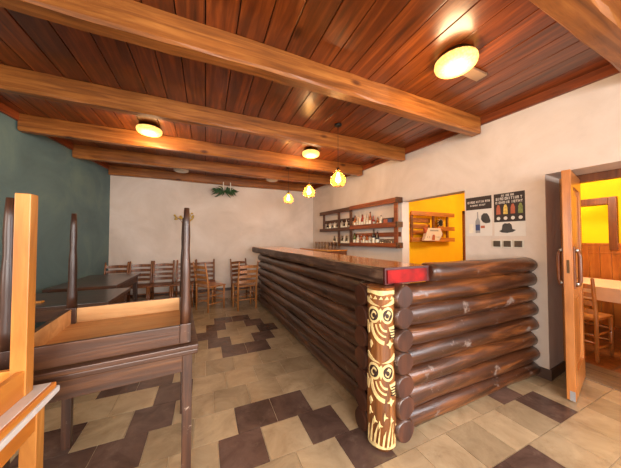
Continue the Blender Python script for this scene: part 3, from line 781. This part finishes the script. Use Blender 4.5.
# left poster
p = empty('poster', (0, 0, 0), 0, 'left poster with a cap and a bottle under a dark heading', 'poster'); p.matrix_world = RW
A, B = 0.905, 0.628; z0, z1 = 1.385, 1.85
m = MB(); shape_plate(m, rect(B, A, z0, z1), -0.0005, -0.0025, M['paper']); m.build('sheet', None, p)
m = MB(); shape_plate(m, rect(B, A, 1.70, z1), -0.0025, -0.0035, M['ink']); m.build('heading', None, p)
m = MB()
letters(m, A - 0.02, B + 0.015, 1.79, 0.026, [1, 1, 1, 1, 1, .6, 1, 1, 1, 1, 1, .6, 1, 1, 1], M['paper'])
letters(m, A - 0.05, B + 0.06, 1.75, 0.018, [1, .5, 1, 1, 1, 1, .5, 1, 1, 1, 1], M['paper'])
m.build('lettering', None, p)
m = MB()
bs = 0.775
shape_plate(m, [(bs + 0.006, 1.67), (bs - 0.006, 1.67), (bs - 0.007, 1.60), (bs - 0.025, 1.56), (bs - 0.025, 1.42), (bs + 0.025, 1.42), (bs + 0.025, 1.56), (bs + 0.007, 1.60)], -0.0025, -0.0035, M['grey'])
shape_plate(m, rect(bs - 0.024, bs + 0.024, 1.45, 1.52), -0.0035, -0.0045, M['blue'])
shape_plate(m, rect(bs - 0.075, bs - 0.032, 1.475, 1.505), -0.0025, -0.0035, M['red'])
shape_plate(m, rect(bs + 0.05, bs + 0.10, 1.42, 1.53), -0.0025, -0.0030, M['label'])
m.build('bottle_picture', None, p)
m = MB()
cx, cz = 0.69, 1.59
shape_plate(m, [(cx + 0.05, cz - 0.01), (cx + 0.045, cz + 0.035), (cx + 0.02, cz + 0.06), (cx - 0.015, cz + 0.055), (cx - 0.035, cz + 0.02), (cx - 0.048, cz - 0.035), (cx - 0.04, cz - 0.055), (cx, cz - 0.06), (cx + 0.03, cz - 0.045)], -0.0025, -0.0035, M['hat'])
m.build('cap_picture', None, p)
# right poster
p = empty('poster', (0, 0, 0), 0, 'right poster with four drinks on black and a brimmed hat below', 'poster'); p.matrix_world = RW
A, B = 0.605, 0.328; z0, z1 = 1.38, 1.85
m = MB(); shape_plate(m, rect(B, A, z0, z1), -0.0005, -0.0025, M['paper']); m.build('sheet', None, p)
m = MB(); shape_plate(m, rect(B, A, 1.535, z1), -0.0025, -0.0035, M['ink']); m.build('heading', None, p)
m = MB()
letters(m, A - 0.07, B + 0.09, 1.825, 0.024, [1, 1, .5, 1, 1, .5, 1, 1], M['paper'])
letters(m, A - 0.02, B + 0.02, 1.79, 0.03, [1, 1, 1, 1, .5, 1, 1, 1, 1, 1, 1, 1, .5, 1], M['paper'])
letters(m, A - 0.015, B + 0.015, 1.75, 0.026, [1, .5, 1, 1, 1, 1, 1, .5, 1, 1, 1, 1, 1], M['paper'])
m.build('lettering', None, p)
for k, mm in enumerate(('red', 'yprint', 'red', 'green')):
    s = A - 0.042 - k * 0.0655
    m = MB()
    shape_plate(m, [(s + 0.02, 1.62), (s - 0.02, 1.62), (s - 0.018, 1.69), (s - 0.008, 1.725), (s + 0.008, 1.725), (s + 0.018, 1.69)], -0.0035, -0.0045, M[mm])
    shape_plate(m, [(s + 0.017 * math.cos(q * PI / 6), 1.575 + 0.019 * math.sin(q * PI / 6)) for q in range(12)], -0.0035, -0.0045, M['paper'])
    m.build('drink_picture', None, p)
m = MB()
cx, cz = 0.485, 1.455
shape_plate(m, [(cx + 0.075, cz - 0.02), (cx + 0.05, cz - 0.005), (cx + 0.042, cz + 0.05), (cx + 0.02, cz + 0.066), (cx, cz + 0.06), (cx - 0.02, cz + 0.066), (cx - 0.040, cz + 0.045), (cx - 0.046, cz), (cx - 0.078, cz - 0.012), (cx - 0.05, cz - 0.032), (cx, cz - 0.042), (cx + 0.05, cz - 0.036)], -0.0025, -0.0035, M['hat'])
m.build('hat_picture', None, p)
# switches
p = empty('switch_panel', (0, 0, 0), 0, 'row of three brown wall switches below the right poster', 'switches'); p.matrix_world = RW
m = MB()
for k in range(3): s = 0.580 - 0.096 * k; m.box(-0.010, 0, s - 0.044, s + 0.044, 1.253, 1.338, M['switchframe'], 0.003)
m.build('switch_frame', None, p)
for k in range(3):
    s = 0.580 - 0.096 * k
    m = MB(); m.box(-0.016, -0.009, s - 0.033, s + 0.033, 1.263, 1.328, M['switch'], 0.003); m.build('switch', None, p)

# wall shelf with bottles (wall local)
sh = empty('wall_shelf', (0, 0, 0), 0, 'long brown pallet-wood bottle shelf on the cream wall behind the bar', 'shelf'); sh.matrix_world = RW
DP = -0.13
def rail(s0, s1, z0, z1, x0=DP, x1=DP + 0.025, name='rail'):
    m = MB(); m.box(x0, x1, s0, s1, z0, z1, bev=0.004); return m.build(name, M['shelfY'], sh)
M['shelfY'] = wood('shelf wood along', srgb(84, 36, 14), srgb(132, 62, 26), srgb(170, 92, 42), 'Y', rough=0.45, coat=0.15, grain=12)
M['shelfYd'] = wood('darker shelf wood', srgb(48, 26, 14), srgb(84, 48, 26), srgb(112, 68, 38), 'Y', rough=0.45, coat=0.1, grain=12)
rail(1.90, 3.08, 1.935, 2.015); rail(1.90, 3.08, 1.545, 1.625); rail(1.90, 3.08, 1.215, 1.285)
for (a, b, z0_, z1_) in ((3.08, 4.27, 1.925, 2.005), (3.08, 4.27, 1.53, 1.60), (3.08, 3.83, 1.205, 1.27)):
    o = rail(a, b, z0_, z1_); o.data.materials[0] = M['shelfYd']
for (a, b, z) in ((1.90, 3.08, 1.555), (3.08, 4.25, 1.54), (1.90, 3.08, 1.225), (3.08, 3.80, 1.215)):
    m = MB(); m.box(DP + 0.025, -0.003, a, b, z - 0.012, z + 0.006); m.build('shelf_board', M['shelfY'] if a < 3 else M['shelfYd'], sh)
for s, za, zb, mt in ((1.925, 1.215, 2.015, 'shelfY'), (3.08, 1.215, 2.015, 'shelfYd'), (3.50, 1.215, 2.0, 'shelfYd'), (4.12, 1.53, 2.0, 'shelfYd')):
    m = MB(); m.box(DP + 0.026, DP + 0.05, s - 0.035, s + 0.035, za, zb, bev=0.003); m.build('upright', M[mt], sh)
for (a, b, z) in ((1.90, 3.08, 1.43), (3.08, 4.25, 1.76)):
    m = MB(); m.box(-0.022, -0.003, a, b, z - 0.04, z + 0.035, bev=0.003); m.build('back_slat', M['shelfY'] if a < 3 else M['shelfYd'], sh)
for z in (1.975, 1.585, 1.25):
    m = MB(); m.box(DP - 0.004, -0.003, 1.865, 1.90, z - 0.045, z + 0.045, bev=0.004); m.build('end_block', M['shelfYd'], sh)

def to_room(s, z, x=-0.062): return RW @ Vector((x, s, z))
def bottle(kind, glass, h, r, lab, group, s, z, x=-0.062):
    root = empty('bottle' if kind != 'glass' else 'drinking_glass', to_room(s, z, x), 0, lab, 'bottle' if kind != 'glass' else 'glass', group)
    m = MB()
    if kind == 'glass':
        m.lathe([(r * 0.7, 0), (r * 0.72, 0.006), (r, h), (r * 0.93, h), (r * 0.68, 0.01)], n=14); m.build('bowl', M['clearglass'], root)
        return root
    if kind == 'wine': m.lathe([(r * 0.9, 0), (r, 0.01), (r, h * 0.58), (r * 0.8, h * 0.68), (r * 0.36, h * 0.78), (r * 0.34, h * 0.95)], n=14)
    elif kind == 'squat': m.lathe([(r * 0.85, 0), (r, 0.02), (r * 1.05, h * 0.4), (r * 0.8, h * 0.62), (r * 0.35, h * 0.75), (r * 0.33, h * 0.93)], n=14)
    else: m.box(-r, r, -r * 0.6, r * 0.6, 0, h * 0.62, bev=0.008); m.lathe([(r * 0.5, h * 0.61), (r * 0.36, h * 0.72), (r * 0.34, h * 0.93)], n=12)
    m.build('glass_body', glass, root)
    m = MB(); m.lathe([(r * 0.40, h * 0.93), (r * 0.40, h), (r * 0.3, h * 1.005)], n=12); m.build('cap', M['cap'] if kind != 'wine' else M['redframe'], root)
    m = MB()
    if kind == 'square': m.box(-r * 0.85, r * 0.85, -r * 0.62, r * 0.62, h * 0.15, h * 0.48)
    else: m.lathe([(r * 1.03, h * 0.16), (r * 1.03, h * 0.46)], n=14, cap=False) if kind == 'wine' else m.lathe([(r * 1.07, h * 0.22), (r * 1.06, h * 0.42)], n=14, cap=False)
    m.build('paper_label', M['label'], root)
    return root
gU = 'bottles on the upper board of the wall shelf'; gL = 'bottles on the lower board of the wall shelf'
kinds = ['wine', 'square', 'squat']
cn = {0: 'dark', 1: 'amber', 2: 'pale', 3: 'red', 4: 'green', 5: 'blue'}
used = {}
def lab_for(base):
    return base
rr = random.Random(12)
# upper board, near section: s from 1.98 to 3.03
up = [(2.985, 1, 0.26), (2.90, 2, 0.24), (2.83, 2, 0.30), (2.76, 3, 0.26), (2.69, 2, 0.28), (2.62, 2, 0.24), (2.55, 1, 0.29), (2.47, 3, 0.22), (2.36, 1, 0.18), (2.28, 2, 0.20)]
for i, (s, c, h) in enumerate(up):
    kd = kinds[i % 3]
    pos = ['beside the middle upright, upper shelf', 'second from the middle upright, upper shelf', 'third from the middle upright, upper shelf', 'fourth from the middle upright, upper shelf', 'fifth from the middle upright, upper shelf', 'sixth from the middle upright, upper shelf', 'seventh from the middle upright, upper shelf', 'eighth from the middle upright, upper shelf', 'low one next to the colourful box, upper shelf', 'touching the colourful box, upper shelf'][i]
    bottle(kd, BM[c], h, 0.030, f'{cn[c]} bottle {pos}', gU, s, 1.562)
m = MB(); m.box(-0.045, 0.045, -0.11, 0.11, 0, 0.14, M['ink'], 0.003); m.box(-0.047, -0.040, -0.09, -0.01, 0.02, 0.12, M['blue']); m.box(-0.047, -0.040, 0.0, 0.09, 0.02, 0.12, M['red'])
o = m.build('drinks_box'); o.matrix_world = RW @ Matrix.Translation((-0.062, 2.09, 1.562)); tag(o, 'dark box with red and blue print at the near end of the upper shelf', 'box')
# upper board, far section: short glasses and bottles
far = [(3.19, 0, .20), (3.27, 2, .22), (3.35, 0, .18), (3.43, 2, .2), (3.60, 0, .17), (3.70, 2, .2), (3.80, 0, .15), (3.90, 2, .18), (4.00, 0, .17)]
names = ['first', 'second', 'third', 'fourth', 'fifth', 'sixth', 'seventh', 'eighth', 'ninth']
for i, (s, c, h) in enumerate(far):
    bottle(kinds[(i + 1) % 3], BM[c], h, 0.028, f'small {cn[c]} bottle, {names[i]} beyond the middle upright on the upper shelf', gU, s, 1.547)
low = [(3.00, 4, .24, 'wine'), (2.90, 2, .20, 'squat'), (2.80, 1, .20, 'square'), (2.72, 2, .18, 'squat'), (2.64, 1, .2, 'wine'), (2.56, 2, .17, 'square'), (2.46, 0, .30, 'wine'), (2.37, 0, .27, 'squat')]
for i, (s, c, h, kd) in enumerate(low):
    bottle(kd, BM[c], h, 0.032, f'{cn[c]} bottle, {names[i]} from the middle upright on the lower shelf', gL, s, 1.233)
for i, s in enumerate((2.28, 2.215, 2.15, 2.085, 2.02)):
    bottle('glass', None, 0.12, 0.027, f'clear glass on the lower shelf, {names[i]} past the dark bottles', 'glasses on the lower board of the wall shelf', s, 1.232)
for i, (s, c) in enumerate(((3.18, 2), (3.26, 0), (3.34, 2), (3.42, 0), (3.62, 2), (3.72, 0))):
    bottle('squat', BM[c], .21, 0.032, f'{cn[c]} round bottle, {names[i]} beyond the middle upright on the lower shelf', gL, s, 1.222)

# back bar cabinet with glasses (behind the bar at the far end)
bb = empty('back_bar', tuple((RW @ Vector((-0.26, 3.95, 0)))), -AR, 'brown back bar cabinet against the wall under the bottle shelf', 'cabinet')
m = MB(); m.box(-0.24, 0.25, -0.62, 0.62, 0.0, 1.10, bev=0.004); m.build('body', M['framewood'], bb)
m = MB(); m.box(-0.26, 0.25, -0.64, 0.64, 1.10, 1.13, bev=0.005); m.build('top', M['slab'], bb)
for k in range(2):
    m = MB(); m.box(-0.256, -0.24, -0.58 + k * 0.6, -0.02 + k * 0.6, 0.1, 1.05, bev=0.004); d_ = m.build('door', M['framewood'], bb)
    m = MB(); m.lathe([(0.01, 0), (0.014, 0.01), (0.014, 0.02), (0.006, 0.026)], (-0.27, -0.06 + k * 0.16, 0.6), n=10); m.build('knob', M['metal'], d_)
for i, s in enumerate((3.42, 3.56, 3.70, 3.84, 3.98, 4.12, 4.26, 4.40)):
    bottle('glass', None, 0.16, 0.04, f'clear tumbler on the back bar cabinet, {names[i]} of the row from the bottle end', 'tumblers on the back bar', s, 1.131, -0.15)

# ------------------------------------------------------------------ annex: pallet shelf on the yellow wall
ps = empty('pallet_shelf', (4.12, 3.4, 0), 0, 'pallet shelf on the yellow wall seen through the serving opening', 'shelf')
def pb(n, x0, x1, y0, y1, z0, z1, mm='pallet'):
    m = MB(); m.box(x0 - 4.12, x1 - 4.12, y0, y1, z0, z1, bev=0.004); return m.build(n, M[mm], ps)
pb('rail', 3.50, 4.70, -0.14, -0.115, 1.80, 1.88); pb('rail', 3.50, 4.70, -0.14, -0.115, 1.30, 1.38)
pb('rail', 4.20, 4.70, -0.14, -0.115, 1.52, 1.60)
for z in (1.72, 1.60, 1.48): pb('back_slat', 3.52, 4.12, -0.03, -0.004, z - 0.04, z + 0.045)
pb('back_slat', 4.12, 4.50, -0.03, -0.004, 1.40, 1.47)
pb('shelf_board', 3.50, 4.70, -0.115, -0.004, 1.30, 1.32); pb('shelf_board', 4.12, 4.70, -0.115, -0.004, 1.53, 1.55)
for x in (3.54, 4.12, 4.52): pb('upright', x - 0.03, x + 0.03, -0.115, -0.09, 1.30, 1.86, 'framewood')
# white print-covered house-shaped box
m = MB(); m.prism([(0, 0), (0.40, 0), (0.50, 0.13), (0.44, 0.24), (0.12, 0.24), (0.05, 0.12)], -0.03, 0.03, M['paper'])
m.prism([(0.20, 0.01), (0.28, 0.01), (0.29, 0.09), (0.26, 0.12), (0.22, 0.10)], 0.03, 0.033, M['red'])
m.prism([(0.16, 0.18), (0.38, 0.18), (0.38, 0.205), (0.16, 0.205)], 0.03, 0.033, M['grey'])
m.prism([(0.02, 0.24), (0.12, 0.24), (0.06, 0.14)], -0.02, 0.02, M['red'])
for q in (0.07, 0.13, 0.33, 0.38): m.prism([(q, 0.06), (q + 0.02, 0.06), (q + 0.01, 0.08)], 0.03, 0.033, M['ink'])
o = m.build('display_sign'); o.matrix_world = Matrix.Translation((3.72, 3.18, 1.385)) @ Matrix.Rotation(R(90), 4, 'X')
o.matrix_world = Matrix.Translation((3.72, 3.205, 1.322)) @ Matrix.Rotation(R(90), 4, 'X')
tag(o, 'white angular cardboard sign with red print standing on the pallet shelf', 'sign')
m = MB()
rr = random.Random(4)
for k in range(9):
    a = k * 2 * PI / 9 + 0.2
    m.tube([(0, 0, 0), (0.05 * math.cos(a), -0.01, 0.05 * math.sin(a)), (0.10 * math.cos(a + 0.3), 0, 0.11 * math.sin(a + 0.3))], [0.012, 0.018, 0.004], M['black'], n=6)
    m.lathe([(0.003, -0.012), (0.014, -0.004), (0.014, 0.006), (0.004, 0.014)], (0.075 * math.cos(a + 0.5), -0.015, 0.075 * math.sin(a + 0.5)), M['cream'], n=8)
o = m.build('dried_wreath'); o.location = (4.36, 3.34, 1.68); tag(o, 'small dark dried wreath on the pallet shelf, right of the white sign', 'wreath')

# annex dining table with cloth, chairs, bench
at_ = table('annex_table', (5.0, 1.45, 0), 0.9, 1.3, 0.74, 'dining table under a pale cloth seen through the doorway', 'table', M['tabletop'], M['darkleg'], M['darkwood'], leg_w=0.06)
m = MB(); m.box(-0.47, 0.47, -0.67, 0.67, 0.742, 0.748); 
m.box(-0.478, -0.470, -0.67, 0.67, 0.58, 0.748); m.box(0.470, 0.478, -0.67, 0.67, 0.58, 0.748); m.box(-0.47, 0.47, -0.678, -0.67, 0.58, 0.748); m.box(-0.47, 0.47, 0.67, 0.678, 0.58, 0.748)
o = m.build('tablecloth', M['cloth']); o.location = (5.0, 1.45, 0); tag(o, 'pale pinkish cloth over the annex dining table', 'tablecloth')
ca = dup(cl, (4.12, 1.30, 0), R(-92), 'light brown ladder-back chair beside the door leaf, back to the viewer', 'chairs in the annex')
dup(cl, (4.27, 0.72, 0), R(-70), 'brown chair cut by the right edge of the picture in the annex', 'chairs in the annex')
dup(ch, (4.10, 1.80, 0), R(-90), 'dark chair behind the door edge in the annex', 'chairs in the annex')
for k in range(6):
    m = MB(); m.box(-0.09, 0.09, -0.10, 0.10, 0, 0.022, bev=0.009); o = m.build('folded_cloth', M['cloth'] if k % 2 else M['paper']); o.location = (4.86 + 0.006 * (k % 3), 1.70, 0.7485 + k * 0.0255)
    o.rotation_euler = (0, 0, 0.08 * (k % 3)); tag(o, f'pale folded cloth in the stack on the annex table, {["lowest", "second from below", "third from below", "third from top", "second from top", "topmost"][k]}', 'folded cloth', 'folded cloths on the annex table')
bn = empty('high_bench', (5.60, 0.98, 0), 0, 'high-backed brown wooden bench by the annex far wall', 'bench')
m = MB()
for k in range(4): m.box(0.02, 0.05, -0.30 + k * 0.15 - 0.0, -0.30 + k * 0.15 + 0.142, 0.45, 1.22, bev=0.004)
m.build('backrest', M['framewood'], bn)
m = MB(); m.box(0.0, 0.07, -0.32, 0.32, 1.22, 1.26, bev=0.006); m.build('top_rail', M['framewood'], bn)
m = MB(); m.box(-0.10, 0.03, -0.30, 0.30, 0.42, 0.46, bev=0.006); m.build('seat', M['framewood'], bn)
for s in (-1, 1):
    m = MB(); m.box(-0.09, 0.06, s * 0.29 - 0.015, s * 0.29 + 0.015, 0, 0.42, bev=0.004); m.build('leg', M['framewood'], bn)

# ------------------------------------------------------------------ back wall ornaments
# hanging candle holder with fir sprigs
hg = empty('fir_candle_sprig', (0.385, 5.62, 2.43), 0, 'green fir sprig with two white candles hung high on the back wall', 'wall decoration')
m = MB(); rr = random.Random(8)
for k in range(90):
    a = rr.uniform(0, PI); L = rr.uniform(0.08, 0.20); x0 = rr.uniform(-0.17, 0.17)
    dx = (1 if x0 > 0 else -1) * L * abs(math.cos(a)); dz = (rr.uniform(-1.0, 0.75)) * L * (1.1 - 3.5 * abs(x0))
    pts = [(x0, 0, 0), (x0 + dx * 0.5, -0.01, dz * 0.7 + 0.01), (x0 + dx, rr.uniform(-0.05, 0.03), dz - 0.01)]
    m.tube(pts, [0.012, 0.015, 0.003], n=5)
m.build('foliage', M['foliage'], hg)
for s in (-0.03, 0.12):
    m = MB(); m.lathe([(0.010, 0.02), (0.010, 0.19), (0.004, 0.20)], (s, -0.02, 0), n=10); m.build('candle', M['candle'], hg)
    m = MB(); m.lathe([(0.008, -0.01), (0.022, 0.012), (0.022, 0.022), (0.012, 0.022)], (s, -0.02, 0), n=12); m.build('candle_cup', M['metal'], hg)
m = MB(); m.tube([(-0.2, 0.0, 0.0), (0, 0.04, -0.02), (0.2, 0, 0.0)], 0.006, n=6); m.tube([(0, 0.03, -0.02), (0.0, 0.185, 0.0)], 0.006, n=6); m.build('bracket', M['bronze'], hg)
# dried golden flower ornament
fl = MB(); rr = random.Random(2)
for cx, cz in ((-0.12, -0.03), (0.12, 0.02), (0.13, -0.04)):
    for k in range(9):
        a = rr.uniform(0, 2 * PI); q = rr.uniform(0.01, 0.08)
        fl.lathe([(0.004, -0.02), (0.024, -0.006), (0.024, 0.007), (0.004, 0.02)], (cx + q * math.cos(a), rr.uniform(-0.02, 0.01), cz + q * math.sin(a)), M['gold'], n=7)
for cx, cz in ((-0.12, -0.03), (0.12, 0.02), (0.0, 0.13), (0.13, -0.04)): fl.tube([(0, 0.02, -0.2), (cx * 0.5, 0.0, -0.08), (cx, 0, cz)], [0.005, 0.005, 0.004], M['framewood'], n=5)
o = fl.build('dried_flower_bunch'); o.location = (-0.43, 5.785, 1.84); tag(o, 'dried golden flower bunch on the back wall behind the upturned table leg', 'dried flowers')

# ------------------------------------------------------------------ light
def area(name, loc, rot, sx, sy, e, col):
    l = bpy.data.lights.new(name, 'AREA'); l.shape = 'RECTANGLE'; l.size = sx; l.size_y = sy; l.energy = e; l.color = col
    o = bpy.data.objects.new(name, l); C.objects.link(o); o.location = loc; o.rotation_euler = rot; return o
def point(name, loc, e, col, r):
    l = bpy.data.lights.new(name, 'POINT'); l.energy = e; l.color = col; l.shadow_soft_size = r
    o = bpy.data.objects.new(name, l); C.objects.link(o); o.location = loc; return o
a_ = area('unseen_window_daylight', ((WX0 + WX1) / 2, FRONT - 0.03, (WZ0 + WZ1) / 2), (R(66), 0, 0), WX1 - WX0 - 0.1, WZ1 - WZ0 - 0.1, 165, (1.0, 0.95, 0.90)); a_.data.spread = R(140)
a_ = area('unseen_window_daylight', (xl(-0.45) + 0.02, -0.45, 1.55), (0, R(-68), 0), 1.25, 1.6, 48, (1.0, 0.92, 0.82)); a_.data.spread = R(150)  # left daylight added to reach the door reveal and long log side
a_ = area('unseen_window_daylight', (xr(-1.1) - 0.02, -1.1, 1.55), (0, R(72), 0), 1.25, 1.5, 60, (0.86, 0.93, 1.0)); a_.data.spread = R(150)
WARM = (1.0, 0.68, 0.36)
for (x, y) in ((1.775, 1.205), (-0.66, 3.53), (1.53, 3.44), (-0.6, -1.0)): point('lamp_glow', (x, y, CEIL - 0.19), 16, WARM, 0.12)  # last position belongs to the added lamp behind the viewer
for (y, z) in ((2.528, 2.03), (3.43, 2.05), (4.45, 2.10)): point('pendant_glow', (1.494, y, z - 0.06), 4.5, WARM, 0.06)
point('annex_lamp', (4.6, 1.6, 2.45), 58, (1.0, 0.90, 0.74), 0.2)
point('annex_far_fill', (6.1, 2.3, 2.4), 22, (1.0, 0.9, 0.7), 0.1)  # unseen light added to brighten the lemon wall past the opening
w_ = bpy.data.worlds.new('world'); bpy.context.scene.world = w_; w_.use_nodes = True
w_.node_tree.nodes['Background'].inputs[0].default_value = (0.9, 0.93, 1.0, 1); w_.node_tree.nodes['Background'].inputs[1].default_value = 0.6

# ------------------------------------------------------------------ camera
cam = bpy.data.cameras.new('camera'); cam.sensor_width = 36; cam.lens = 237.0 / 621 * 36; cam.clip_start = 0.02
co = bpy.data.objects.new('camera', cam); C.objects.link(co); co.location = (0, 0, 1.34)
yaw = math.atan(105 / 237); pitch = math.atan(5.7 / 237)
co.rotation_euler = (PI / 2 + pitch, 0, -yaw)
sc = bpy.context.scene; sc.camera = co
vs = sc.view_settings; vs.view_transform = 'Standard'; vs.look = 'None'; vs.gamma = 1; vs.use_curve_mapping = False; vs.exposure = 0.42
